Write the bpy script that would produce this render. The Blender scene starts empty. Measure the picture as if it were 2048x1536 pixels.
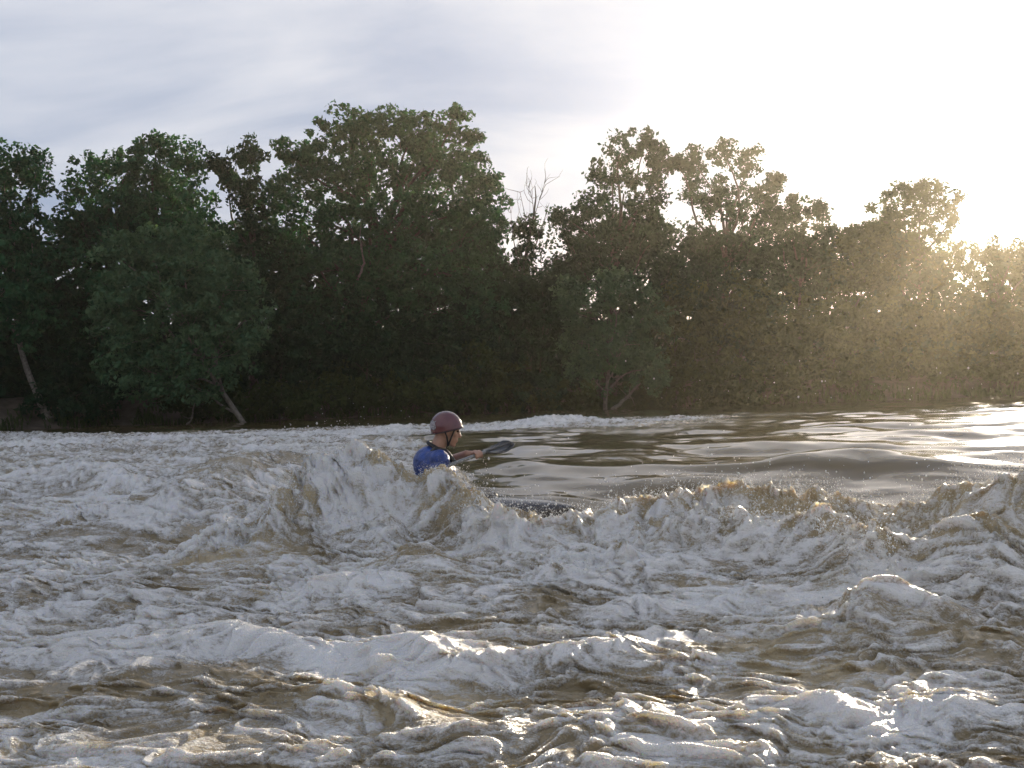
import bpy, math, random
import numpy as np
from mathutils import Vector, Matrix

R = math.radians
scene = bpy.context.scene
COL = scene.collection
random.seed(7)
RNG = np.random.default_rng(11)

# ------------------------------------------------------------------ camera
EYE = 1.10
cam_d = bpy.data.cameras.new('camera')
cam_d.lens = 37.97; cam_d.sensor_width = 36.0
cam_d.clip_start = 0.05; cam_d.clip_end = 6000
cam = bpy.data.objects.new('camera', cam_d); COL.objects.link(cam)
PITCH, ROLL = 0.95, -1.73
CAM_R = Matrix.Rotation(R(90 + PITCH), 3, 'X') @ Matrix.Rotation(R(ROLL), 3, 'Z')
cam.matrix_world = Matrix.Translation((0, 0, EYE)) @ CAM_R.to_4x4()
scene.camera = cam
CR = np.array(CAM_R)

def at(px, py, depth):
    """world point seen at photo pixel (2048x1536) standing `depth` metres up the Y axis"""
    d = CR @ np.array([(px - 1024) / 2160.0, (768 - py) / 2160.0, -1.0])
    return d * (depth / d[1]) + np.array([0, 0, EYE])

# ------------------------------------------------------------------ light
sun_p = at(1992, 396, 100) - np.array([0, 0, EYE])
SUN_DIR = Vector(sun_p).normalized()
SUN_EL = math.asin(SUN_DIR.z); SUN_AZ = math.atan2(SUN_DIR.x, SUN_DIR.y)
sun_d = bpy.data.lights.new('sun', 'SUN')
sun_d.energy = 5.0; sun_d.angle = R(1.0); sun_d.color = (1.0, 0.86, 0.66)
sun = bpy.data.objects.new('sun', sun_d); COL.objects.link(sun)
sun.rotation_euler = SUN_DIR.to_track_quat('Z', 'Y').to_euler()
sun.location = (60, 130, 60)

scene.view_settings.view_transform = 'Standard'
scene.view_settings.look = 'None'
scene.view_settings.exposure = 1.6
scene.view_settings.gamma = 1.0
scene.cycles.use_denoising = True
scene.cycles.max_bounces = 6
scene.cycles.diffuse_bounces = 3
scene.cycles.glossy_bounces = 3
scene.cycles.transmission_bounces = 4
scene.cycles.volume_bounces = 0
scene.cycles.sample_clamp_direct = 12
scene.cycles.sample_clamp_indirect = 4

def N(nt, typ, **kw):
    n = nt.nodes.new(typ)
    for k, v in kw.items(): setattr(n, k, v)
    return n

def math_n(nt, op, a, b=None, clamp=False):
    n = nt.nodes.new('ShaderNodeMath'); n.operation = op; n.use_clamp = clamp
    for i, v in enumerate((a, b)):
        if v is None: continue
        if isinstance(v, (int, float)): n.inputs[i].default_value = v
        else: nt.links.new(v, n.inputs[i])
    return n.outputs[0]

def mixc(nt, fac, a, b, blend='MIX'):
    n = nt.nodes.new('ShaderNodeMix'); n.data_type = 'RGBA'; n.blend_type = blend
    for s, v in ((0, fac), (6, a), (7, b)):
        if isinstance(v, (int, float)): n.inputs[s].default_value = v
        elif isinstance(v, tuple): n.inputs[s].default_value = (*v, 1)
        else: nt.links.new(v, n.inputs[s])
    return n.outputs[2]

def maprange(nt, v, a, b, c=0.0, d=1.0, smooth=True):
    n = nt.nodes.new('ShaderNodeMapRange')
    if smooth: n.interpolation_type = 'SMOOTHSTEP'
    nt.links.new(v, n.inputs[0])
    for i, q in enumerate((a, b, c, d)): n.inputs[i + 1].default_value = q
    return n.outputs[0]

def make_world():
    w = bpy.data.worlds.new('World'); scene.world = w; w.use_nodes = True
    nt = w.node_tree; nt.nodes.clear(); L = nt.links
    out = N(nt, 'ShaderNodeOutputWorld'); bg = N(nt, 'ShaderNodeBackground')
    bg.inputs[1].default_value = 0.12
    sky = N(nt, 'ShaderNodeTexSky', sky_type='NISHITA')
    sky.sun_disc = False; sky.sun_elevation = SUN_EL; sky.sun_rotation = SUN_AZ
    sky.air_density = 1.0; sky.dust_density = 2.0; sky.ozone_density = 1.2
    tc = N(nt, 'ShaderNodeTexCoord')
    sep = N(nt, 'ShaderNodeSeparateXYZ'); L.new(tc.outputs['Generated'], sep.inputs[0])
    zz = math_n(nt, 'ADD', math_n(nt, 'MAXIMUM', sep.outputs[2], 0.0), 0.16)
    comb = N(nt, 'ShaderNodeCombineXYZ')
    L.new(math_n(nt, 'DIVIDE', sep.outputs[0], zz), comb.inputs[0])
    L.new(math_n(nt, 'DIVIDE', sep.outputs[1], zz), comb.inputs[1])
    mp = N(nt, 'ShaderNodeMapping'); mp.inputs['Location'].default_value = (3.1, 1.7, 0)
    mp.inputs['Rotation'].default_value = (0, 0, 0.25); mp.inputs['Scale'].default_value = (0.75, 1.25, 1)
    L.new(comb.outputs[0], mp.inputs[0])
    n1 = N(nt, 'ShaderNodeTexNoise'); L.new(mp.outputs[0], n1.inputs['Vector'])
    n1.inputs['Scale'].default_value = 1.25; n1.inputs['Detail'].default_value = 7
    n1.inputs['Roughness'].default_value = 0.52; n1.inputs['Distortion'].default_value = 0.5
    # a thin veil of stratus: it takes the brightness of the sky it covers, forward-scattering near the sun
    dotn = N(nt, 'ShaderNodeVectorMath', operation='DOT_PRODUCT')
    L.new(tc.outputs['Generated'], dotn.inputs[0]); dotn.inputs[1].default_value = SUN_DIR
    d = math_n(nt, 'MAXIMUM', dotn.outputs['Value'], 0.0)
    g1 = math_n(nt, 'MULTIPLY', math_n(nt, 'POWER', d, 19.0), 1.0)
    g2 = math_n(nt, 'MULTIPLY', math_n(nt, 'POWER', d, 90.0), 2.2)
    g3 = math_n(nt, 'MULTIPLY', math_n(nt, 'POWER', d, 2600.0), 60.0)
    glow = math_n(nt, 'ADD', math_n(nt, 'ADD', g1, g2), g3)
    dens = maprange(nt, n1.outputs[0], 0.33, 0.68)
    thick = maprange(nt, n1.outputs[0], 0.38, 0.66, 1.15, 0.50)
    base = mixc(nt, dens, (0.80, 1.02, 1.50), (1.90, 1.97, 2.20))
    lit = N(nt, 'ShaderNodeVectorMath', operation='SCALE'); lit.inputs[0].default_value = (0.84, 0.96, 1.14)
    L.new(math_n(nt, 'MULTIPLY', glow, thick), lit.inputs[3])
    add = N(nt, 'ShaderNodeVectorMath', operation='ADD')
    L.new(base, add.inputs[0]); L.new(lit.outputs[0], add.inputs[1])
    c = mixc(nt, 0.95, sky.outputs[0], add.outputs[0])
    L.new(c, bg.inputs[0]); L.new(bg.outputs[0], out.inputs[0])
make_world()

# ------------------------------------------------------------------ helpers
def tag(o, label=None, cat=None, group=None, kind=None):
    for k, v in (('label', label), ('category', cat), ('group', group), ('kind', kind)):
        if v: o[k] = v
    return o

def mesh_np(name, verts, faces, mat, parent=None, smooth=True, attrs=None, uniform=4):
    """mesh from numpy arrays; faces is (n,k) int array"""
    me = bpy.data.meshes.new(name)
    nv, nf = len(verts), len(faces); k = faces.shape[1]
    me.vertices.add(nv); me.vertices.foreach_set('co', np.ascontiguousarray(verts, dtype=np.float32).ravel())
    me.loops.add(nf * k); me.loops.foreach_set('vertex_index', np.ascontiguousarray(faces, dtype=np.int32).ravel())
    me.polygons.add(nf)
    me.polygons.foreach_set('loop_start', np.arange(0, nf * k, k, dtype=np.int32))
    me.polygons.foreach_set('loop_total', np.full(nf, k, dtype=np.int32))
    me.polygons.foreach_set('use_smooth', np.full(nf, smooth, dtype=bool))
    for an, av in (attrs or {}).items():
        a = me.attributes.new(an, 'FLOAT', 'POINT'); a.data.foreach_set('value', np.ascontiguousarray(av, dtype=np.float32))
    me.update(calc_edges=True); me.validate()
    if mat: me.materials.append(mat)
    o = bpy.data.objects.new(name, me); COL.objects.link(o)
    if parent: o.parent = parent
    return o

def empty(name, loc=(0, 0, 0)):
    o = bpy.data.objects.new(name, None); COL.objects.link(o); o.location = loc
    o.empty_display_size = 0.2
    return o

# gradient noise -----------------------------------------------------------
_P = np.random.default_rng(3).permutation(256); _P = np.concatenate([_P, _P, _P])
_A = np.random.default_rng(5).uniform(0, 2 * np.pi, 256); _GX, _GY = np.cos(_A).astype(np.float32), np.sin(_A).astype(np.float32)
def pn(x, y, s=0):
    x = (x + s * 17.31).astype(np.float32); y = (y - s * 9.77).astype(np.float32)
    xf = np.floor(x); yf = np.floor(y); xi = xf.astype(np.int32) & 255; yi = yf.astype(np.int32) & 255
    fx = x - xf; fy = y - yf
    u = fx * fx * fx * (fx * (fx * 6 - 15) + 10); v = fy * fy * fy * (fy * (fy * 6 - 15) + 10)
    a = _P[xi]; b = _P[xi + 1]
    def g(h, dx, dy): return _GX[h] * dx + _GY[h] * dy
    n00 = g(_P[a + yi], fx, fy); n10 = g(_P[b + yi], fx - 1, fy)
    n01 = g(_P[a + yi + 1], fx, fy - 1); n11 = g(_P[b + yi + 1], fx - 1, fy - 1)
    x0 = n00 + u * (n10 - n00); x1 = n01 + u * (n11 - n01)
    return (x0 + v * (x1 - x0)) * 1.5
def fbm(x, y, o=4, s=0, gain=0.5):
    r = 0; a = 1.0; t = 0
    for i in range(o):
        r = r + a * pn(x * 2 ** i, y * 2 ** i, s + i); t += a; a *= gain
    return r / t
def ridged(x, y, o=3, s=0, gain=0.5):
    r = 0; a = 1.0; t = 0
    for i in range(o):
        r = r + a * (1 - np.abs(pn(x * 2 ** i, y * 2 ** i, s + i)) * 1.6); t += a; a *= gain
    return r / t
def worley(x, y, s=0):
    xi = np.floor(x); yi = np.floor(y); best = np.full(x.shape, 9.0, np.float32)
    for dx in (-1, 0, 1):
        for dy in (-1, 0, 1):
            cx = (xi + dx).astype(np.int32); cy = (yi + dy).astype(np.int32)
            h = _P[(_P[(cx + 37 * s) & 255] + cy) & 255]; h2 = _P[(h + 91) & 255]
            best = np.minimum(best, (xi + dx + h / 255.0 - x) ** 2 + (yi + dy + h2 / 255.0 - y) ** 2)
    return np.sqrt(best).astype(np.float32)
def ss(a, b, x):
    t = np.clip((x - a) / (b - a), 0, 1); return t * t * (3 - 2 * t)

# ------------------------------------------------------------------ water
def water_material():
    m = bpy.data.materials.new('river_water'); m.use_nodes = True
    nt = m.node_tree; L = nt.links; nt.nodes.clear()
    out = N(nt, 'ShaderNodeOutputMaterial')
    geo = N(nt, 'ShaderNodeNewGeometry'); pos = geo.outputs['Position']
    af = N(nt, 'ShaderNodeAttribute', attribute_name='foam'); foam = af.outputs['Fac']
    aa = N(nt, 'ShaderNodeAttribute', attribute_name='aerated'); aer = aa.outputs['Fac']
    def noise(scale, detail=3, rough=0.55, vec=pos, stretch=None):
        n = N(nt, 'ShaderNodeTexNoise')
        n.inputs['Scale'].default_value = scale; n.inputs['Detail'].default_value = detail
        n.inputs['Roughness'].default_value = rough
        if stretch:
            mp = N(nt, 'ShaderNodeMapping'); mp.inputs['Scale'].default_value = stretch
            mp.inputs['Rotation'].default_value = (0, 0, R(14)); L.new(vec, mp.inputs[0]); vec = mp.outputs[0]
        L.new(vec, n.inputs['Vector']); return n.outputs[0]
    nf = noise(60, 4, 0.7, stretch=(0.45, 1.0, 1.0))
    ng = noise(150, 2, 0.6)
    vb = N(nt, 'ShaderNodeTexVoronoi'); vb.inputs['Scale'].default_value = 70; L.new(pos, vb.inputs['Vector'])
    # lacy foam: fine noise and bubble holes eat into the sheet
    e = math_n(nt, 'ADD', foam, math_n(nt, 'MULTIPLY', math_n(nt, 'SUBTRACT', nf, 0.5), 1.15))
    e = math_n(nt, 'ADD', e, math_n(nt, 'MULTIPLY', math_n(nt, 'SUBTRACT', ng, 0.5), 0.5))
    e = math_n(nt, 'ADD', e, math_n(nt, 'MULTIPLY', math_n(nt, 'SUBTRACT', vb.outputs[0], 0.42), -0.30))
    e = math_n(nt, 'ADD', e, math_n(nt, 'MULTIPLY', math_n(nt, 'SUBTRACT', noise(11, 3, 0.6), 0.5), 0.7))
    cover = maprange(nt, e, 0.26, 0.88, 0.0, 1.0)
    brown = mixc(nt, aer, (0.10, 0.072, 0.032), (0.42, 0.33, 0.19))
    white = mixc(nt, noise(2.1, 3), (0.77, 0.73, 0.67), (0.89, 0.87, 0.84))
    colr = mixc(nt, cover, brown, white)
    h1 = math_n(nt, 'MULTIPLY', noise(34, 4, 0.65), aer)
    h2 = math_n(nt, 'MULTIPLY', math_n(nt, 'ADD', math_n(nt, 'MULTIPLY', vb.outputs[0], -0.45), math_n(nt, 'ADD', nf, ng)), math_n(nt, 'MULTIPLY', cover, 0.75))
    bp = N(nt, 'ShaderNodeBump'); bp.inputs['Distance'].default_value = 0.022; bp.inputs['Strength'].default_value = 0.85
    L.new(math_n(nt, 'ADD', h1, h2), bp.inputs['Height'])
    b = N(nt, 'ShaderNodeBsdfPrincipled')
    L.new(colr, b.inputs['Base Color']); L.new(bp.outputs[0], b.inputs['Normal'])
    L.new(maprange(nt, cover, 0.0, 0.8, 0.06, 0.19, False), b.inputs['Roughness'])
    b.inputs['IOR'].default_value = 1.333
    L.new(maprange(nt, aer, 0.1, 0.7, 0.0, 0.45, False), b.inputs['Subsurface Weight'])
    b.inputs['Subsurface Radius'].default_value = (1.0, 0.78, 0.42); b.inputs['Subsurface Scale'].default_value = 0.05
    L.new(b.outputs[0], out.inputs[0])
    return m

# wave crests: photo-measured crest lines (px, py, metres away), front width, back width, foam, spikes
CRESTS = [
 # breaking pile in front of the paddler
 ([(480,1050,7.2),(560,1000,7.5),(620,945,7.85),(670,918,7.95),(720,908,8.0),(775,908,8.0),(815,928,7.98),(850,946,7.95),(900,958,7.85),(955,1010,7.5),(1010,1040,7.1),(1075,1048,6.9)], 0, .36, .26, .06, 1.0),
 # long brown crest to its right
 ([(1060,1045,6.9),(1150,1020,7.0),(1250,1002,7.1),(1400,992,7.2),(1500,998,7.15),(1650,992,7.1),(1780,1012,7.0),(1880,1018,6.8),(1970,992,6.7),(2060,968,6.55),(2250,945,6.4)], 0, .40, .55, -.06, .7),
 # second crest, foaming
 ([(1130,1125),(1240,1075),(1330,1045),(1450,1038),(1560,1045),(1670,1060),(1735,1105),(1765,1150)], .20, .32, .30, .16, .6),
 ([(1790,1090),(1870,1058),(1960,1042),(2060,1018),(2250,990)], .26, .35, .4, -.1, .3),
 ([(1620,1215),(1710,1188),(1780,1170),(1840,1180),(1890,1225)], .17, .30, .25, .0, .15),
 ([(1820,1170),(1915,1122),(1990,1140),(2090,1150)], .12, .25, .25, .3, .1),
 ([(80,1225),(140,1185),(185,1165),(250,1185),(320,1225)], .11, .22, .28, .15, .1),
 ([(270,1315),(380,1268),(500,1250),(610,1262),(700,1295)], .085, .16, .22, .5, .0),
 ([(690,1300),(770,1275),(830,1268),(870,1300),(960,1302),(1100,1300),(1220,1295),(1310,1270)], .075, .14, .18, .4, .1),
 ([(1185,1218),(1225,1190),(1265,1186),(1300,1215)], .08, .10, .12, .5, .0),
 ([(690,1335),(740,1318),(800,1348)], .06, .10, .12, .4, .0),
 ([(1390,1195),(1480,1180),(1560,1172),(1620,1192)], .08, .16, .18, .25, .0),
 ([(1160,1155),(1300,1130),(1420,1110),(1570,1120)], .07, .2, .22, .3, .0),
 ([(310,995),(380,965),(440,930),(490,908),(570,895)], .22, .55, .5, -.1, .1),
 ([(80,935),(160,925),(240,945),(360,968)], .15, .4, .4, .3, .3),
 ([(130,1025),(190,1003),(260,1020)], .13, .22, .22, .35, .5),
 ([(290,1025),(370,988),(440,986),(530,1022)], .16, .3, .25, .3, .3),
 ([(530,1035),(620,997),(670,1045)], .15, .22, .20, .35, .7),
 ([(630,1065),(740,1037),(780,1080)], .14, .25, .2, .3, .5),
 ([(950,1080),(990,1046),(1040,1085)], .15, .14, .12, .6, .9),
 ([(550,1200),(640,1165),(700,1143),(735,1175)], .09, .16, .18, .4, .1),
 ([(760,1150),(830,1100),(890,1155)], .12, .2, .25, .0, .15),
 ([(1550,1420),(1640,1400),(1700,1425),(1790,1445)], .05, .10, .12, .4, .0),
 ([(1790,1445),(1880,1395),(1940,1420)], .06, .12, .15, .35, .0),
 ([(-20,1305),(60,1290),(150,1285),(180,1262)], .05, .12, .15, .4, .0),
 ([(360,1395),(600,1380),(850,1430),(1000,1450),(1270,1430)], .045, .14, .2, .1, .0),
 # brown troughs between them
 ([(600,1035),(700,1022),(800,1015),(900,1025),(1000,1050),(1060,1065)], .0, .30, .22, -.42, .0),
 ([(1080,1075),(1200,1050),(1330,1020),(1500,1012),(1640,1020)], .0, .22, .2, -.40, .0),
 ([(330,1075),(480,1070),(620,1085)], .0, .25, .25, -.30, .0),
 ([(380,1130),(500,1120),(600,1105)], .0, .18, .18, -.35, .0),
 ([(560,1400),(760,1420),(980,1400),(1150,1385)], .0, .14, .14, -.30, .0),
 ([(60,1400),(220,1385),(420,1360)], .0, .14, .14, -.30, .0),
 ([(1450,1290),(1600,1310),(1720,1330)], .0, .18, .16, -.30, .0),
 ([(1900,1290),(1990,1300),(2080,1310)], .0, .18, .16, -.30, .0),
 # whitewater farther up the river
 ([(860,880,17),(960,862,18),(1060,841,20),(1140,837,21),(1240,845,22),(1340,849,22),(1430,836,23),(1500,838,23),(1580,852,22)], 0, 1.0, 1.0, .5, .6),
 ([(690,866,18),(800,854,20),(870,856,20)], 0, .8, .8, .4, .5),
 ([(0,890,17),(150,885,18),(330,877,19),(480,873,20),(620,871,20)], 0, 1.2, 1.0, .3, .4),
 ([(1540,850,26),(1640,835,27),(1780,840,27)], 0, 1.0, 1.0, .4, .1),
 ([(1180,905,12.5),(1300,902,12.8),(1480,885,14),(1700,876,15),(1900,855,17),(2100,842,18)], 0, 1.4, 1.8, -.1, .0),
 ([(1330,938,9.8),(1450,922,10.4),(1600,910,11),(1760,898,11.5),(1900,908,11),(2100,903,11)], 0, .9, 1.2, -.1, .0),
 ([(1480,945),(1620,924),(1740,914),(1850,925),(2020,924)], .10, .6, .7, -.1, .0),
 ([(980,935),(1040,920),(1110,937)], .07, .4, .4, -.1, .0),
]

def base_level(x, y):
    z = np.interp(y, [0, 3, 5, 6.5, 7.6, 8.6, 10, 12, 16, 24, 45, 90, 300],
                  [-.06, -.02, .05, .13, .20, .31, .46, .59, .66, .58, .47, .42, .42])
    return z + 0.05 * np.clip(x / np.maximum(y, 2), -1, 1) * ss(4, 9, y)

def solve_crest(pts, h):
    """a crest point given without a distance stands where the water level plus its height meets the sight line"""
    if len(pts[0]) == 3: return np.array([at(*p) for p in pts])
    out = []
    for i, (px, py) in enumerate(pts):
        hh = h * (.35 + .65 * math.sin(math.pi * (i + .35) / (len(pts) - .3)))
        lo, hi = 2.5, 30.0
        for _ in range(40):
            mid = (lo + hi) / 2; p = at(px, py, mid)
            if p[2] > float(base_level(np.array(p[0]), np.array(p[1]))) + hh: lo = mid
            else: hi = mid
        out.append(p)
    return np.array(out)

def crest_field(x, y):
    """crest heights above the base level, plus foam and spray weights"""
    H = np.zeros_like(x); F = np.zeros_like(x); S = np.zeros_like(x)
    for pts, h, wf, wb, fo, sp in CRESTS:
        P = solve_crest(pts, h)
        # resample densely along a smooth curve
        t = np.arange(len(P)); tt = np.linspace(0, len(P) - 1, (len(P) - 1) * 5 + 1)
        k = np.clip(tt.astype(int), 0, len(P) - 2); f = tt - k
        pm = np.vstack([2 * P[0] - P[1], P, 2 * P[-1] - P[-2]])
        p0, p1, p2, p3 = pm[k], pm[k + 1], pm[k + 2], pm[k + 3]; f = f[:, None]
        Q = .5 * ((2 * p1) + (-p0 + p2) * f + (2 * p0 - 5 * p1 + 4 * p2 - p3) * f ** 2 + (-p0 + 3 * p1 - 3 * p2 + p3) * f ** 3)
        q_h = np.maximum(Q[:, 2] - base_level(Q[:, 0], Q[:, 1]), 0)
        n = len(Q); tp = np.minimum(np.arange(n), np.arange(n)[::-1]) / 4.0; tp = np.clip(tp, 0, 1)
        q_h = q_h * (.25 + .75 * tp)
        lo = Q[:, :2].min(0) - 2.4 * max(wf, wb); hi = Q[:, :2].max(0) + 2.4 * max(wf, wb)
        sel = np.where((x > lo[0]) & (x < hi[0]) & (y > lo[1]) & (y < hi[1]))
        if not len(sel[0]): continue
        X = x[sel]; Y = y[sel]
        wsum = np.full(X.shape, 1e-9, np.float32); hs = np.zeros_like(X); sd = np.zeros_like(X); best = np.full(X.shape, 1e9, np.float32)
        step = np.hypot(*(Q[1:, :2] - Q[:-1, :2]).T).mean(); sg = max(step * 1.2, .18 * wf)
        for qx, qy, qh in zip(Q[:, 0], Q[:, 1], q_h):
            d2 = (X - qx) ** 2 + (Y - qy) ** 2
            w = 1 / (d2 + sg * sg) ** 2
            wsum += w; hs += w * qh; sd += w * (Y - qy)
            best = np.minimum(best, d2)
        best = np.sqrt(best); hh = hs / wsum; side = sd / wsum
        f = ss(-.6 * wf, .6 * wf, side)
        w = wf * (1 - f) + wb * f
        g = np.exp(-np.maximum(best - .25 * step, 0) ** 2 / w ** 2 * 1.6)
        hg = hh * g
        H[sel] = np.sqrt(H[sel] ** 2 + hg ** 2 * 1.0)
        F[sel] += fo * np.exp(-(best / (w * 1.2)) ** 2)
        S[sel] = np.maximum(S[sel], sp * np.exp(-(best / (w * .6)) ** 2))
    return H, F, S

def turbulence(x, y):
    """how broken the water is: 1 in the whitewater, 0 on the glassy tongue"""
    # glassy tongue: right of the paddler, beyond the brown crest
    edge = np.interp(x, [-30, -1.2, -.35, .3, 2.0, 4, 40], [60, 14, 8.9, 7.55, 7.55, 7.2, 7.0])
    t = 1 - ss(0, .55, y - edge)
    far = ss(14.5, 17.5, y) * (1 - ss(26, 34, y)) * (1 - ss(.14, .26, x / y)) 
    return np.maximum(t, far * .9)

def build_water():
    u1 = np.linspace(-.66, .66, 900); u0 = np.linspace(-1, -.66, 45)[:-1]; u2 = np.linspace(.66, 1, 45)[1:]
    u = np.concatenate([u0, u1, u2])
    dep = np.concatenate([np.linspace(.80, .375, 26)[:-1], np.linspace(.375, .118, 500)[:-1]])
    ys = np.concatenate([1.12 / dep, np.geomspace(1.12 / .118, 30, 190)[:-1], np.geomspace(30, 120, 55)])
    U, Y = np.meshgrid(u.astype(np.float32), ys.astype(np.float32))
    X = U * (0.74 * Y + 0.9)
    X = X.astype(np.float32)
    T = turbulence(X, Y).astype(np.float32)
    base = base_level(X, Y).astype(np.float32)
    # warp so that crests wander and curl
    wx = fbm(X * 1.3, Y * 1.3, 3, 21) * .16 * T; wy = fbm(X * 1.3, Y * 1.3, 3, 31) * .10 * T
    H, F, S = crest_field(X + wx, Y + wy)
    # flow-aligned coordinates: current runs right to left and towards the viewer
    c, s = math.cos(R(-14)), math.sin(R(-14))
    A = X * c + Y * s; B = -X * s + Y * c
    w1 = fbm(A * .9, B * .9, 3, 41); w2 = fbm(A * .9, B * .9, 3, 51)
    Aw = A + .35 * w1; Bw = B + .35 * w2
    boil = fbm(Aw * 1.3, Bw * 1.9, 3, 61)                     # broad boils
    w3 = fbm(Aw * 2.6, Bw * 2.6, 3, 71); w4 = fbm(Aw * 2.6, Bw * 2.6, 3, 81)
    A2 = Aw + .16 * w3; B2 = Bw + .16 * w4
    def soft(n, e=.06): return 1 - np.sqrt(n * n + e * e) * 1.7
    rope = soft(fbm(A2 * 1.4, B2 * 4.4, 3, 91), .06)          # ropes drawn out along the current
    rope2 = soft(fbm(A2 * 3.8, B2 * 11.0, 3, 101), .07)
    rope3 = soft(fbm(A2 * 10.0, B2 * 26.0, 3, 105), .07)
    lump = np.abs(fbm(A2 * 4.6, B2 * 7.0, 3, 111)) * 2.2      # billows: round tops, sharp folds
    fine = fbm(A2 * 17, B2 * 30, 3, 121, .6)
    near = 1 - ss(8.5, 16, Y)
    Z = base + H * (1 + .20 * boil * T)
    calm = 1 - .65 * np.clip(F * 1.7, 0, 1)          # heaped foam lies in smooth pillows
    Z += T * (.075 * boil + calm * (.036 * (rope - .55) + .018 * (rope2 - .55) + .008 * (rope3 - .55) + .034 * (lump - .4))) * (.8 + .6 * S)
    Z += T * .006 * fine * near * calm
    churn = np.clip(S * 1.2, 0, 1) * near
    bil = np.abs(fbm(X * 2.6 + .5 * w3, Y * 2.6 + .5 * w4, 2, 251)) * 2.0; bil2 = np.abs(fbm(X * 6.5 + .4 * w3, Y * 6.5 + .4 * w4, 3, 261)) * 2.0
    Z += churn * (.14 * (bil - .42) + .060 * (bil2 - .38)) * T
    # whitewater far off is coarser
    farw = ss(9, 16, Y) * T
    Z += farw * (.10 * (ridged(A * .9 + w1, B * 1.2 + w2, 3, 131) - .5) + .05 * (ridged(A * 3.5, B * 3.0, 3, 141) - .5))
    # glassy swells on the tongue
    G = 1 - T
    sw = fbm(X * .35 + .2 * w1, Y * .28, 2, 151)
    ln = fbm(A * .34 + .25 * w1, B * .85 + .25 * w2, 2, 161)
    rip = fbm(A * 2.2, B * 6.5, 3, 171)
    Z += G * (.085 * sw * ss(9, 16, Y) + .095 * ln + .018 * fbm(A * 1.1 + .3 * w1, B * 2.6 + .3 * w2, 2, 341) + .0055 * rip * (1 - ss(30, 60, Y)))
    # torn, spiky crests
    sp1 = ridged(X * 13 + w3, Y * 11 + w4, 3, 181); sp2 = ridged(X * 34, Y * 30, 2, 191)
    spray = np.clip(S, 0, 1) * ss(-.25, .35, boil + .25 * fine + .15)
    Z += spray * (.030 * np.clip(sp1 - .45, 0, 1) ** 1.3 + .030 * np.clip(sp2 - .5, 0, 1)) * np.clip(Y / 7.5, .5, 2.2)
    # lean the crests over downstream
    lean = T * near * (.035 * (rope - .55) + .05 * H + .035 * (lump - .4) + .015 * (rope2 - .55))
    Yd = Y - lean * (1 - ss(10, 14, Y)); Xd = X - .7 * lean + spray * .03 * fbm(X * 14, Y * 14, 2, 201)
    # steep faces break up too: overhanging lips and pits, in all directions
    zf = Z - base
    st = T * near * np.clip(.25 + churn + 1.2 * np.clip(H, 0, .5), 0, 1)
    Yd += st * (.050 * fbm(X * 4 + w3, zf * 7 + Y * 2, 3, 271) + .020 * fbm(X * 15, zf * 20 + Y * 9, 3, 281, .6))
    Xd += st * (.030 * fbm(X * 5, zf * 8 + Y * 3 + w4, 3, 291))
    # foam: on crests and ropes, torn into streaks, thin in the brown troughs
    streak = fbm(A2 * 1.8, B2 * 8.0, 4, 211, .65); patch = fbm(Aw * .8, Bw * 1.1, 3, 221)
    streak2 = fbm(A2 * 6, B2 * 24, 3, 231, .65)
    zone = .54 + .06 * ss(0, -3, X) - .05 * ss(.5, 3, X) * ss(4.6, 6.0, Y)
    foam = zone + F + .38 * patch + .40 * (rope - .6) + .32 * (rope2 - .6) + .18 * (rope3 - .6) + .60 * streak + .42 * streak2 + .25 * (lump - .4)
    foam = foam * T + S * (.04 + .55 * fbm(X * 4.2 + w3, Y * 4.2 + 6 * (Z - base), 3, 321) + .9 * fbm(X * 22, Y * 16 + 14 * (Z - base), 3, 331, .65)) * T
    foam -= (1 - T) * .3
    # drifting scum lines on the glassy water
    foam += G * .16 * ss(.30, .55, ridged(A * .45 + .6 * w1, B * 1.7 + .5 * w2, 2, 241)) * (1 - ss(14, 24, Y)) 
    aer = np.clip(.42 * T + .55 * ss(-.2, .5, patch + .5 * streak) * T + .4 * S + .25 * ss(.05, .3, H) * T, 0, 1)
    # froth: clumps of bubbles heap up where the foam is thick
    fm = ss(.45, .85, foam) * T * near
    c1 = worley(A2 * 7 + .8 * w3, B2 * 10 + .8 * w4, 1); c2 = worley(A2 * 17, B2 * 24, 2); c3 = worley(A2 * 40, B2 * 52, 3)
    Z += fm * (.026 * (.45 - c1) + .010 * (.45 - c2) * calm + .005 * (.45 - c3) * (1 - ss(4.5, 7, Y)))
    foam += fm * (.30 * (.40 - c1) + .25 * (.40 - c2))
    nr, nc = X.shape
    V = np.stack([Xd, Yd, Z], -1).reshape(-1, 3)
    i = np.arange(nr - 1)[:, None] * nc + np.arange(nc - 1)[None, :]
    faces = np.stack([i, i + 1, i + nc + 1, i + nc], -1).reshape(-1, 4)
    o = mesh_np('river_water', V, faces, water_material(), attrs={'foam': np.clip(foam, 0, 1.4).ravel(), 'aerated': aer.ravel()})
    tag(o, 'silty brown river running in foaming rapids below a smooth tongue', 'river', kind='structure')
    return V, S.ravel(), Z

WV, WS, WZ = build_water()

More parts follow.
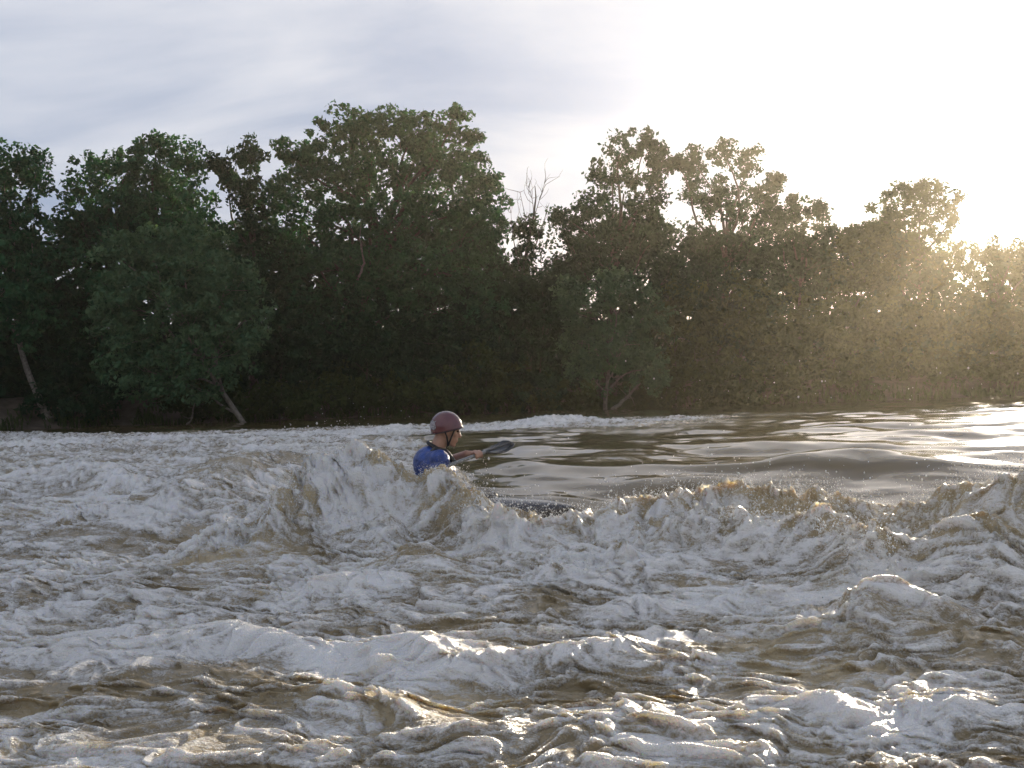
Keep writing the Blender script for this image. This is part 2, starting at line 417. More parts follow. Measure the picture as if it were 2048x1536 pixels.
# ------------------------------------------------------------------ materials for the far bank
def simple_mat(name, col, rough=0.8, var=0.35, scale=6.0, bump=0.0, col2=None, spec=0.3):
    m = bpy.data.materials.new(name); m.use_nodes = True
    nt = m.node_tree; L = nt.links; b = nt.nodes['Principled BSDF']
    geo = N(nt, 'ShaderNodeNewGeometry')
    n = N(nt, 'ShaderNodeTexNoise'); n.inputs['Scale'].default_value = scale; n.inputs['Detail'].default_value = 5
    L.new(geo.outputs['Position'], n.inputs['Vector'])
    c2 = col2 or tuple(min(1, q * (1 + var)) for q in col); c1 = tuple(q * (1 - var) for q in col) if not col2 else col
    L.new(mixc(nt, maprange(nt, n.outputs[0], .3, .7), c1, c2), b.inputs['Base Color'])
    b.inputs['Roughness'].default_value = rough; b.inputs['Specular IOR Level'].default_value = spec
    if bump:
        bp = N(nt, 'ShaderNodeBump'); bp.inputs['Distance'].default_value = bump; L.new(n.outputs[0], bp.inputs['Height'])
        L.new(bp.outputs[0], b.inputs['Normal'])
    return m

def leaf_mat(name, c1, c2, trans=0.15):
    m = bpy.data.materials.new(name); m.use_nodes = True
    nt = m.node_tree; L = nt.links; nt.nodes.clear()
    out = N(nt, 'ShaderNodeOutputMaterial')
    a = N(nt, 'ShaderNodeAttribute', attribute_name='tone')
    col = mixc(nt, a.outputs['Fac'], c1, c2)
    d = N(nt, 'ShaderNodeBsdfPrincipled'); L.new(col, d.inputs['Base Color'])
    d.inputs['Roughness'].default_value = 0.8; d.inputs['Specular IOR Level'].default_value = 0.08
    t = N(nt, 'ShaderNodeBsdfTranslucent')
    L.new(mixc(nt, 1.0, col, (1.5, 1.6, 0.7), 'MULTIPLY'), t.inputs[0])
    mx = N(nt, 'ShaderNodeMixShader'); mx.inputs[0].default_value = trans
    L.new(d.outputs[0], mx.inputs[1]); L.new(t.outputs[0], mx.inputs[2]); L.new(mx.outputs[0], out.inputs[0])
    return m

M_BARK = simple_mat('bark', (0.050, 0.042, 0.034), .9, .4, 9, .02)
M_PALE = simple_mat('pale_bark', (0.15, 0.13, 0.105), .85, .35, 7, .02)
M_DEAD = simple_mat('dead_wood', (0.06, 0.052, 0.045), .9, .3, 9, .01)
M_LEAF = [leaf_mat('leaf_green', (0.011, 0.052, 0.025), (0.042, 0.122, 0.050)),
          leaf_mat('leaf_willow', (0.038, 0.086, 0.044), (0.095, 0.165, 0.080)),
          leaf_mat('leaf_dark', (0.007, 0.027, 0.014), (0.024, 0.060, 0.026)),
          leaf_mat('leaf_olive', (0.018, 0.033, 0.012), (0.052, 0.074, 0.024), 0.30)]

# ------------------------------------------------------------------ far bank terrain
def bank_y(px_x):            # waterline of the far bank: recedes to the right (upstream)
    return 63.5 + 0.335 * px_x + 0.9 * np.sin(px_x * .21) + .5 * np.sin(px_x * .53 + 1)

def bank_z(x, y):
    d = y - bank_y(x)
    return -1.2 + 1.62 * ss(-2.5, 0.3, d) + 1.7 * ss(-.2, 5.0, d) + 5.5 * ss(7, 30, d) + .12 * pn(x * .7, y * .7, 300) + .07 * pn(x * 2.3, y * 2.3, 301)

def build_bank():
    xs = np.concatenate([np.linspace(-1500, -75, 20)[:-1], np.linspace(-75, 95, 260), np.linspace(95, 1500, 20)[1:]])
    ds = np.concatenate([np.linspace(-3, 7, 46)[:-1], np.linspace(7, 45, 30)[:-1], np.geomspace(45, 2500, 14)])
    X, D = np.meshgrid(xs, ds); Xc = np.clip(X, -120, 140)
    Y = bank_y(Xc) + D
    Z = bank_z(np.clip(X, -120, 140), Y)
    nr, nc = X.shape; V = np.stack([X, Y, Z], -1).reshape(-1, 3)
    i = np.arange(nr - 1)[:, None] * nc + np.arange(nc - 1)[None, :]
    F = np.stack([i, i + 1, i + nc + 1, i + nc], -1).reshape(-1, 4)
    o = mesh_np('riverbank', V, F, simple_mat('bank_earth', (0.050, 0.038, 0.028), .95, 0, 1.6, .15, (0.105, 0.082, 0.060)))
    tag(o, 'dark earth riverbank under the trees', 'riverbank', kind='structure')
    V = np.array([[-2500, -600, -1.3], [2500, -600, -1.3], [2500, 2600, -1.3], [-2500, 2600, -1.3]], float)
    o = mesh_np('river_bed', V, np.array([[0, 1, 2, 3]]), simple_mat('bed_mud', (0.09, 0.07, 0.045), .9))
    tag(o, 'muddy river bed', 'river bed', kind='structure')
build_bank()

# ------------------------------------------------------------------ trees
def tube(path, radii, n=6):
    path = np.asarray(path, float); k = len(path)
    tan = np.gradient(path, axis=0); tan /= np.linalg.norm(tan, axis=1)[:, None] + 1e-9
    ref = np.where(np.abs(tan[:, 2:3]) > .9, [[1, 0, 0]], [[0, 0, 1]])
    a = np.cross(tan, ref); a /= np.linalg.norm(a, axis=1)[:, None] + 1e-9
    b = np.cross(tan, a)
    th = np.linspace(0, 2 * np.pi, n, endpoint=False)
    ring = np.cos(th)[None, :, None] * a[:, None, :] + np.sin(th)[None, :, None] * b[:, None, :]
    V = (path[:, None, :] + ring * np.asarray(radii)[:, None, None]).reshape(-1, 3)
    i = np.arange(k - 1)[:, None] * n; j = np.arange(n)[None, :]; j2 = (j + 1) % n
    F = np.stack([i + j, i + j2, i + n + j2, i + n + j], -1).reshape(-1, 4)
    return V, F

def merge(parts):
    Vs, Fs, o = [], [], 0
    for V, F in parts: Vs.append(V); Fs.append(F + o); o += len(V)
    return np.vstack(Vs), np.vstack(Fs)

def bend(a, b, n=6, wob=.08, sag=0.0):
    a = np.asarray(a, float); b = np.asarray(b, float); t = np.linspace(0, 1, n)[:, None]
    L = np.linalg.norm(b - a); off = RNG.normal(0, wob * L, 3)
    off2 = RNG.normal(0, wob * L * .5, 3)
    p = a + (b - a) * t + off * np.sin(np.pi * t) + off2 * np.sin(2 * np.pi * t)
    p[:, 2] += (sag * L * np.sin(np.pi * t))[:, 0]
    return p

def leaves(centers, radii, per, size):
    """leaf-sized faces scattered round clump centres (numpy arrays)"""
    n = len(centers) * per
    c = np.repeat(centers, per, 0); r = np.repeat(radii, per)
    d = RNG.normal(0, 1, (n, 3)); d /= np.linalg.norm(d, axis=1)[:, None]
    rad = RNG.uniform(.25, 1.0, n) ** .7
    p = c + d * (r * rad)[:, None] * np.array([1, 1, .8])
    nrm = d * .5 + RNG.normal(0, 1, (n, 3)) * .8 + np.array([0, 0, .35])
    nrm /= np.linalg.norm(nrm, axis=1)[:, None]
    q = RNG.normal(0, 1, (n, 3)); u = np.cross(nrm, q); u /= np.linalg.norm(u, axis=1)[:, None]; v = np.cross(nrm, u)
    s = size * RNG.uniform(.6, 1.35, n)[:, None]
    fold = nrm * s * RNG.uniform(-.25, .25, n)[:, None]
    V = np.stack([p - u * s, p + v * s * .55 + fold, p + u * s, p - v * s * .55 + fold], 1).reshape(-1, 3)
    F = np.arange(n * 4).reshape(-1, 4)
    ctone = np.clip(RNG.normal(.45, .2, len(centers)), 0, 1)
    tone = np.clip(np.repeat(ctone, per) + RNG.normal(0, .18, n), 0, 1)
    return V, F, np.repeat(tone, 4)

def blob_points(blobs, depth, dens, base):
    """clump centres filling crown lobes given as photo-measured ellipses"""
    C, Rr, own, cen = [], [], [], []
    for k, (px, py, rx, ry) in enumerate(blobs):
        m = depth / 2160.0
        a, b = rx * m, ry * m; dpt = min(max(a, b), 2.6)
        c = at(px, py, depth + RNG.uniform(-.6, .6)); cen.append(c)
        n = max(14, int(dens * a * b * 15.0))
        d = RNG.normal(0, 1, (n, 3)); d /= np.linalg.norm(d, axis=1)[:, None]
        r = RNG.uniform(0, 1, n) ** .42
        r *= np.where(RNG.uniform(0, 1, n) < .12, RNG.uniform(1.0, 1.22, n), 1.0)
        C.append(c + d * r[:, None] * np.array([a, dpt, b])); Rr.append(RNG.uniform(.34, .72, n) * (.8 + .1 * min(a, 2)))
        own += [k] * n
    C = np.vstack(C); Rr = np.concatenate(Rr); own = np.array(own)
    ground = bank_z(C[:, 0], C[:, 1]) + .05
    C[:, 2] = np.maximum(C[:, 2], ground + RNG.uniform(0, .5, len(C)))
    return C, Rr, own, np.array(cen)

def tree(name, label, cat, base_px, depth, blobs, leaf=0, dens=1.0, per=36, size=.15, bark=None, trunk_r=.22, trunk_to=None, lean=0.0, group=None, twigs=.10):
    b = at(base_px, 830, depth); b[2] = float(bank_z(np.array([b[0]]), np.array([b[1]]))[0]) - .1
    root = empty(name, b); tag(root, label, cat, group)
    C, Rr, own, cen = blob_points(blobs, depth, dens, b)
    top = cen[np.argmax(cen[:, 2])].copy(); mid = cen.mean(0)
    # trunk: up from the roots into the middle of the crown
    tip = np.array([mid[0] * .7 + top[0] * .3, b[1] + .2, b[2] + (top[2] - b[2]) * .82])
    path = bend(b, tip, 10, .025); path[:, 0] += lean * np.sin(np.pi * np.linspace(0, 1, 10)) 
    rad = trunk_r * (1 - .82 * np.linspace(0, 1, 10)); rad[0] *= 1.5
    bark = bark or M_BARK
    V, F = tube(path - b, rad, 8)
    mesh_np('trunk', V, F, bark, root)
    for k, c in enumerate(cen):
        h = np.clip((c[2] - b[2]) * .62, .25 * (tip[2] - b[2]), tip[2] - b[2] - .2)
        s = path[np.argmin(np.abs(path[:, 2] - b[2] - h))]
        L = np.linalg.norm(c - s); r0 = min(trunk_r * .45, .03 + .018 * L)
        p = bend(s, c, 7, .07, .06)
        parts = [tube(p - b, r0 * (1 - .75 * np.linspace(0, 1, 7)), 5)]
        mine = np.where(own == k)[0]
        for i in mine[RNG.uniform(0, 1, len(mine)) < twigs]:
            j = RNG.integers(3, 7)
            parts.append(tube(bend(p[j], C[i], 4, .08) - b, [.028, .02, .014, .008], 3))
        V, F = merge(parts); mesh_np('limb', V, F, bark, root)
    V, F, tone = leaves(C - b, Rr, per, size)
    mesh_np('crown', V, F, M_LEAF[leaf], root, smooth=False, attrs={'tone': tone})
    return root

def far_bank():
    T = tree
    T('tree', 'broad dark green tree with a leaning pale trunk, downstream of the others', 'tree', 98, 58,
      [(10,350,90,75),(-60,430,110,110),(62,470,55,80),(0,590,110,110),(-90,340,80,60),(72,335,32,34),(-150,560,110,130),(60,620,70,80)], 0, .95, bark=M_PALE, trunk_r=.2, lean=-.7)
    T('tree', 'rounded mid green tree between the leaning-trunk tree and the peaked one', 'tree', 205, 61,
      [(205,350,70,58),(160,440,45,75),(235,445,70,75),(170,560,70,90),(262,330,20,30),(120,660,70,80),(230,650,60,70)], 0, 1.0)
    T('tree', 'peaked leafy green tree rising behind the pale willow', 'tree', 335, 62,
      [(325,325,62,55),(300,290,28,26),(350,420,90,85),(290,400,55,65),(390,330,28,42),(420,500,75,80),(330,540,90,70),(430,590,60,70)], 0, 1.0)
    T('tree', 'slim dark ivy-clad tree beside the great domed tree', 'tree', 512, 63,
      [(500,312,42,34),(485,370,40,55),(512,450,42,75),(520,570,60,80),(440,325,22,20),(455,360,20,24)], 2, 1.15)
    T('tree', 'great domed tree, the tallest and widest on the bank', 'tree', 672, 64,
      [(690,262,60,48),(765,258,62,46),(840,270,62,48),(903,240,34,32),(938,278,26,22),(630,325,70,60),(730,345,80,65),(840,345,85,65),(930,340,50,50),(972,385,42,50),
       (580,400,58,55),(680,430,80,60),(800,440,85,62),(905,430,75,60),(968,470,52,70),(575,300,34,26),(545,470,42,60),(640,520,90,50),(780,530,100,55),(920,540,90,65),(600,620,70,80),(720,610,80,70),(850,620,90,75),(960,610,60,70)], 0, 1.2, trunk_r=.36)
    T('tree', 'tall upright tree with a two-pronged top beside the bare snag', 'tree', 1200, 67,
      [(1245,300,36,36),(1290,290,20,24),(1318,320,26,48),(1222,355,42,42),(1290,385,48,45),(1172,420,46,42),(1138,480,34,48),(1240,450,75,55),(1190,520,75,60),(1118,430,18,24),(1300,490,55,60),(1140,560,50,60),(1340,560,55,60)], 2, 1.0, trunk_r=.28)
    T('tree', 'open tree with three separate tufted tops against the sky', 'tree', 1420, 71,
      [(1390,325,36,38),(1445,305,26,26),(1352,325,16,18),(1500,325,36,34),(1415,395,60,45),(1490,410,65,48),(1548,372,28,32),(1400,480,75,48),(1500,500,70,45),(1540,440,40,45),(1420,570,75,60),(1520,590,70,60),(1450,660,80,60)], 2, .95, trunk_r=.26)
    T('tree', 'smaller rounded tree stepping down from the tufted tree', 'tree', 1600, 74,
      [(1598,410,32,32),(1640,420,18,22),(1580,465,48,44),(1640,475,40,34),(1600,540,70,50)], 2, .95, trunk_r=.2)
    T('tree', 'low bushy tree in the dip of the skyline', 'tree', 1700, 77,
      [(1690,482,45,32),(1735,480,45,34),(1665,540,60,50),(1730,560,70,60)], 3, 1.1, trunk_r=.18)
    T('tree', 'round-topped tree with the low sun at its shoulder', 'tree', 1835, 80,
      [(1800,398,48,38),(1862,388,46,34),(1905,412,28,40),(1762,440,38,38),(1840,460,70,48),(1770,510,60,50),(1860,540,50,44),(1745,470,24,24)], 3, .95, trunk_r=.26)
    T('tree', 'sparse tree under the sun with sky showing through its crown', 'tree', 2010, 82,
      [(1960,512,45,24),(2040,530,60,36),(1915,520,30,36),(1985,620,75,45),(2095,515,50,40),(2000,498,60,22),(1945,560,36,36),(1940,620,40,40),(2050,560,60,40)], 3, .8, trunk_r=.22)
    T('tree', 'tall tree upstream of the sun', 'tree', 2210, 84,
      [(2190,440,70,60),(2270,420,70,60),(2230,530,110,80),(2150,540,60,70)], 2, .9, trunk_r=.26)
    T('tree', 'wide tree at the upstream end of the wood', 'tree', 2400, 88,
      [(2370,430,80,70),(2450,440,80,70),(2400,540,120,80)], 0, .8, trunk_r=.26)
    T('tree', 'wide tree at the downstream end of the wood', 'tree', -260, 56,
      [(-250,340,110,90),(-330,430,120,110),(-220,520,120,110)], 0, .8, trunk_r=.26)
    # willows standing forward on the bank
    T('willow_tree', 'pale grey-green willow leaning out over the water', 'willow', 528, 56,
      [(300,515,75,60),(385,500,75,60),(450,580,75,70),(340,610,110,75),(250,620,62,90),(430,690,95,70),(280,730,85,65),(490,640,50,60),(380,770,110,40),(225,500,40,40)], 1, 1.15, bark=M_PALE, trunk_r=.17, size=.14)
    T('willow_tree', 'olive willow with a pale slanting stem beside the fallen log', 'willow', 1210, 64,
      [(1150,600,48,52),(1225,585,62,52),(1290,630,58,62),(1165,680,55,62),(1250,690,65,60),(1290,740,60,50),(1180,750,50,45)], 1, 1.0, bark=M_PALE, trunk_r=.15, size=.14)
    # brush closing the wood down to the water
    K = 0
    def brush(px, py, rx, ry, depth, leaf, label):
        T('bush', label, 'bush', px, depth, [(px, py, rx, ry * .8), (px - rx * .45, py + ry * .45, rx * .7, ry * .55), (px + rx * .45, py + ry * .4, rx * .7, ry * .6)], leaf, .5, 36, .17, trunk_r=.07, group='brush along the far bank', twigs=.03)
    marks = [(-150, 'beneath the tree at the downstream end of the wood'), (60, 'at the foot of the leaning-trunk tree'), (180, 'below the rounded mid green tree'), (440, 'under the pale leaning willow'), (560, 'between the pale willow and the great domed tree'),
             (680, 'under the near side of the great domed tree trunk'), (740, 'in the shade of the great domed tree'), (850, 'below the knobbed shoulder of the great domed tree'), (955, 'between the great domed tree and the bare snag'), (1060, 'round the foot of the bare snag'),
             (1140, 'beside the pale stem of the olive willow'), (1290, 'beside the fallen log'), (1370, 'between the olive willow and the tufted tree'), (1490, 'under the tree with tufted tops'), (1610, 'under the smaller rounded tree'),
             (1690, 'below the dip in the skyline'), (1815, 'under the round-topped tree by the sun'), (1930, 'between the round-topped tree and the sparse tree'), (2060, 'under the sparse tree below the sun'), (2240, 'below the tall tree upstream of the sun')]
    def near_label(kind, px): return kind + ' ' + min(marks, key=lambda m: abs(m[0] - px))[1]
    for px, py, rx, ry, dd, lf in [(-110,740,120,110,59,2),(30,720,95,120,61,2),(150,690,90,120,60,2),(150,790,90,60,58.5,2),(560,640,60,120,61,2),(620,700,95,110,62,2),(730,660,100,110,61.5,2),(700,770,100,70,61,3),
                              (840,680,100,120,62,2),(840,780,90,55,61,3),(940,640,90,100,63,2),(970,750,90,80,62,3),(1050,640,70,80,64,2),(1060,760,80,70,63,2),(1000,570,60,60,65,2),(1085,560,50,50,66,2),(420,790,90,50,57.5,3),(560,790,60,50,59,3)]:
        brush(px, py, rx, ry, dd, lf, near_label('dark leafy bush', px))
    for px, py, rx, ry, dd, lf in [(1130,790,70,45,64,3),(1350,610,80,80,68,3),(1390,720,90,90,68,3),(1480,620,85,90,70,3),(1530,730,95,85,70,3),(1600,640,85,85,73,3),(1670,720,90,80,73,3),(1720,640,80,70,76,3),
                              (1800,620,80,70,78,3),(1820,720,95,80,77,3),(1900,640,80,60,80,3),(1960,720,100,75,80,3),(2040,640,80,70,81,3),(2110,720,100,80,82,3),(2250,690,120,90,83,3),(1280,790,70,40,66,3),(1450,790,90,40,69,3)]:
        brush(px, py, rx, ry, dd, lf, near_label('olive leafy bush', px))
far_bank()

# ------------------------------------------------------------------ the wood behind the front trees
def wood():
    prof_x = [-500, -200, 0, 60, 110, 160, 330, 420, 480, 545, 600, 750, 900, 980, 1020, 1090, 1130, 1200, 1300, 1340, 1420, 1500, 1560, 1600, 1650, 1720, 1800, 1880, 1915, 1950, 2000, 2100, 2300, 2700]
    prof_y = [400, 400, 430, 470, 505, 430, 400, 470, 440, 500, 455, 470, 430, 450, 540, 575, 500, 450, 450, 500, 470, 470, 500, 480, 485, 495, 470, 505, 600, 590, 520, 480, 470, 460]
    C = []
    n = 5200
    px = RNG.uniform(-450, 2650, n); t = RNG.uniform(0, 1, n)
    for a, q in zip(px, t):
        dd = 63.5 + .335 * (a - 1024) / 2160 * 70 + RNG.uniform(5, 13)
        top = np.interp(a, prof_x, prof_y)
        c = at(a, 850 - (850 - top) * q ** .8, dd); C.append(c)
    C = np.array(C)
    V, F, tone = leaves(C, RNG.uniform(.55, 1.1, n), 19, .27)
    o = mesh_np('woodland', V, F, M_LEAF[2], None, False, {'tone': tone})
    tag(o, 'dim mass of woodland foliage behind the bank trees', 'woodland', kind='stuff')
wood()

def snag():
    b = at(1055, 830, 68); b[2] = float(bank_z(np.array([b[0]]), np.array([b[1]]))[0]) - .1
    root = empty('dead_tree', b); tag(root, 'bare dead tree with upswept twigs in the gap between the leafy crowns', 'dead tree')
    P = lambda x, y: at(x, y, 68) - b
    path = np.array([P(1062, 815) , P(1058, 700), P(1050, 600), P(1048, 540), P(1056, 490), P(1066, 440), P(1072, 395), P(1070, 372)]); path[0] = (0, 0, 0)
    V, F = tube(path, [.24, .2, .17, .14, .11, .08, .045, .02], 7); mesh_np('trunk', V, F, M_DEAD, root)
    for (x0, y0, x1, y1, x2, y2, r) in [(1050,540,1078,500,1098,408,.07),(1048,560,1030,500,1022,430,.06),(1056,490,1045,450,1040,385,.05),(1062,455,1085,420,1088,372,.045),(1050,580,1085,540,1115,520,.06),(1048,600,1020,560,1008,500,.06),(1066,440,1060,405,1052,365,.03)]:
        a, m, c = P(x0, y0), P(x1, y1), P(x2, y2); m = m + RNG.normal(0, .25, 3); c = c + np.array([0, RNG.normal(0, .6), 0])
        t = np.linspace(0, 1, 8)[:, None]; p = (1 - t) ** 2 * a + 2 * t * (1 - t) * m + t * t * c
        parts = [tube(p, r * (1 - .85 * t[:, 0]), 5)]
        for _ in range(10):
            j = RNG.integers(2, 8); e = p[j] + (c - a) / np.linalg.norm(c - a) * RNG.uniform(.4, 1.3) + RNG.normal(0, .45, 3)
            parts.append(tube(bend(p[j], e, 5, .09), [.022, .018, .014, .01, .006], 3))
        V, F = merge(parts); mesh_np('limb', V, F, M_DEAD, root)
    # ivy on the lower stem
    C = np.array([P(1048 + RNG.normal(0, 16), RNG.uniform(440, 640)) + RNG.normal(0, .25, 3) for _ in range(170)])
    V, F, tone = leaves(C, RNG.uniform(.2, .45, len(C)), 22, .13)
    mesh_np('ivy', V, F, M_LEAF[2], root, False, {'tone': tone})
snag()

def log(label, pts, r, depth):
    P = [at(x, y, depth + dz) for x, y, dz in pts]; b = P[0].copy()
    p = np.array(P) - b; t = np.linspace(0, len(p) - 1, 9)
    q = np.stack([np.interp(t, np.arange(len(p)), p[:, k]) for k in range(3)], 1) + RNG.normal(0, .03, (9, 3))
    V, F = tube(q, r * (1 - .6 * np.linspace(0, 1, 9)), 6)
    parts = [(V, F)]
    for _ in range(4):
        j = RNG.integers(3, 9); parts.append(tube(bend(q[j], q[j] + RNG.normal(0, .5, 3) + np.array([0, 0, .4]), 4, .1), [.03, .022, .015, .008], 4))
    V, F = merge(parts)
    o = mesh_np('fallen_branch', V, F, M_PALE); o.location = b; tag(o, label, 'branch')
log('pale fallen log propped on the bank beside the olive willow', [(1225, 822, 0), (1252, 796, .3), (1280, 765, .6)], .13, 63.6)
log('thin bare bough dipping to the water below the pale willow', [(365, 862, 0), (385, 835, .3), (390, 800, .5)], .07, 56)
log('crooked dead bough hanging in the great domed tree', [(715, 560, 0), (728, 525, .2), (722, 485, .3)], .09, 61.2)
log('low drift branch lying along the foot of the leaning-trunk tree', [(10, 848, 0), (80, 838, .2), (150, 842, .4)], .09, 58.2)

log('bleached driftwood stranded below the great domed tree', [(640, 850, 0), (690, 843, .3), (745, 846, .4)], .10, 60.8)
log('forked drift limb at the waterline by the bare snag', [(1040, 838, 0), (1085, 826, .4), (1120, 830, .5)], .10, 64.5)
log('slender bleached pole leaning on the bank under the tufted tree', [(1440, 822, 0), (1470, 800, .4), (1490, 772, .8)], .07, 70)
log('short drift stub under the round-topped tree by the sun', [(1800, 806, 0), (1840, 800, .3), (1875, 801, .4)], .10, 77)

def bank_grass():
    n = 9000; x = RNG.uniform(-45, 60, n); y = bank_y(x) + np.abs(RNG.normal(0, 1.0, n)) + .15
    clump = pn(x * .8, y * .8, 401) > -.15; x, y = x[clump], y[clump]; n = len(x)
    z = bank_z(x, y) - .03; h = RNG.uniform(.2, .75, n); a = RNG.uniform(0, 6.28, n); w_ = RNG.uniform(.02, .05, n)
    lx = RNG.normal(0, .35, n) * h; ly = -np.abs(RNG.normal(.15, .3, n)) * h
    B = np.stack([x, y, z], 1); T1 = B + np.stack([lx * .4, ly * .4, h * .7], 1); T2 = B + np.stack([lx, ly, h * RNG.uniform(.6, 1.05, n)], 1)
    sd = np.stack([np.cos(a) * w_, np.sin(a) * w_, 0 * a], 1)
    V = np.stack([B - sd, B + sd, T1 + sd * .8, T1 - sd * .8, T2], 1).reshape(-1, 3); k = np.arange(n)[:, None] * 5
    F = np.concatenate([k + np.array([[0, 1, 2]]), k + np.array([[0, 2, 3]]), k + np.array([[3, 2, 4]])])
    o = mesh_np('bank_grass', V, F, M_LEAF[3], None, False, {'tone': np.repeat(RNG.uniform(.2, 1, n), 5)})
    tag(o, 'rough grass and weeds hanging over the edge of the far bank', 'grass', kind='stuff')
bank_grass()

# ------------------------------------------------------------------ paddler
def capsule(p0, r0, p1, r1, n=12):
    p0 = np.asarray(p0, float); p1 = np.asarray(p1, float); ax = p1 - p0; L = np.linalg.norm(ax)
    ax = ax / (L + 1e-9); a = np.cross(ax, [0, 0, 1.0] if abs(ax[2]) < .9 else [1.0, 0, 0]); a /= np.linalg.norm(a); b = np.cross(ax, a)
    rings = []
    for th in np.linspace(-np.pi / 2, 0, 5): rings.append((p0 + ax * r0 * math.sin(th), r0 * max(math.cos(th), .02)))
    for th in np.linspace(0, np.pi / 2, 5): rings.append((p1 + ax * r1 * math.sin(th), r1 * max(math.cos(th), .02)))
    t = np.linspace(0, 2 * np.pi, n, endpoint=False)
    V = np.vstack([c + r * (np.cos(t)[:, None] * a + np.sin(t)[:, None] * b) for c, r in rings])
    k = len(rings); F = []
    for i in range(k - 1):
        for j in range(n): F.append((i * n + j, i * n + (j + 1) % n, (i + 1) * n + (j + 1) % n, (i + 1) * n + j))
    V = np.vstack([V, rings[0][0], rings[-1][0]]); A, B = k * n, k * n + 1
    for j in range(n):
        F.append((A, (j + 1) % n, j, j)); F.append((B, (k - 1) * n + j, (k - 1) * n + (j + 1) % n, (k - 1) * n + (j + 1) % n))
    return V, np.array(F)

def ellipsoid(c, axes, radii, n=20, m=12):
    """axes: 3x3 rows are the local directions"""
    axes = np.asarray(axes, float); V, F = [], []
    for i in range(m + 1):
        ph = np.pi * i / m
        for j in range(n):
            th = 2 * np.pi * j / n
            q = np.array([max(math.sin(ph), .02) * math.cos(th) * radii[0], max(math.sin(ph), .02) * math.sin(th) * radii[1], math.cos(ph) * radii[2]])
            V.append(np.asarray(c) + q @ axes)
    for i in range(m):
        for j in range(n): F.append((i * n + j, (i + 1) * n + j, (i + 1) * n + (j + 1) % n, i * n + (j + 1) % n))
    A = len(V); V.append(np.asarray(c) + np.array([0, 0, radii[2]]) @ axes); V.append(np.asarray(c) - np.array([0, 0, radii[2]]) @ axes)
    for j in range(n):
        F.append((A, j, (j + 1) % n, (j + 1) % n)); F.append((A + 1, m * n + (j + 1) % n, m * n + j, m * n + j))
    return np.array(V), np.array(F)

def fuse(name, parts, mat, parent, voxel, smooth=4, origin=(0, 0, 0)):
    """closed shapes fused into one continuous skin"""
    import bmesh
    V, F = merge(parts); bm = bmesh.new()
    vs = [bm.verts.new(v - np.asarray(origin)) for v in V]
    for f in F:
        u = list(dict.fromkeys(int(i) for i in f))
        if len(u) >= 3:
            try: bm.faces.new([vs[i] for i in u])
            except ValueError: pass
    bmesh.ops.recalc_face_normals(bm, faces=bm.faces)
    me = bpy.data.meshes.new(name); bm.to_mesh(me); bm.free()
    o = bpy.data.objects.new(name, me); COL.objects.link(o)
    r = o.modifiers.new('r', 'REMESH'); r.mode = 'VOXEL'; r.voxel_size = voxel; r.use_smooth_shade = True
    sm = o.modifiers.new('s', 'SMOOTH'); sm.factor = .5; sm.iterations = smooth
    dg = bpy.context.evaluated_depsgraph_get()
    me2 = bpy.data.meshes.new_from_object(o.evaluated_get(dg)); o.modifiers.clear(); o.data = me2; me2.name = name
    me2.materials.clear(); me2.materials.append(mat)
    for p in me2.polygons: p.use_smooth = True
    if parent: o.parent = parent
    return o

def plain(name, col, rough, spec=.5, coat=0, noise=None):
    m = simple_mat(name, col, rough, .12, 14, 0, None, spec)
    if coat: m.node_tree.nodes['Principled BSDF'].inputs['Coat Weight'].default_value = coat
    return m

def unit(v): v = np.asarray(v, float); return v / np.linalg.norm(v)

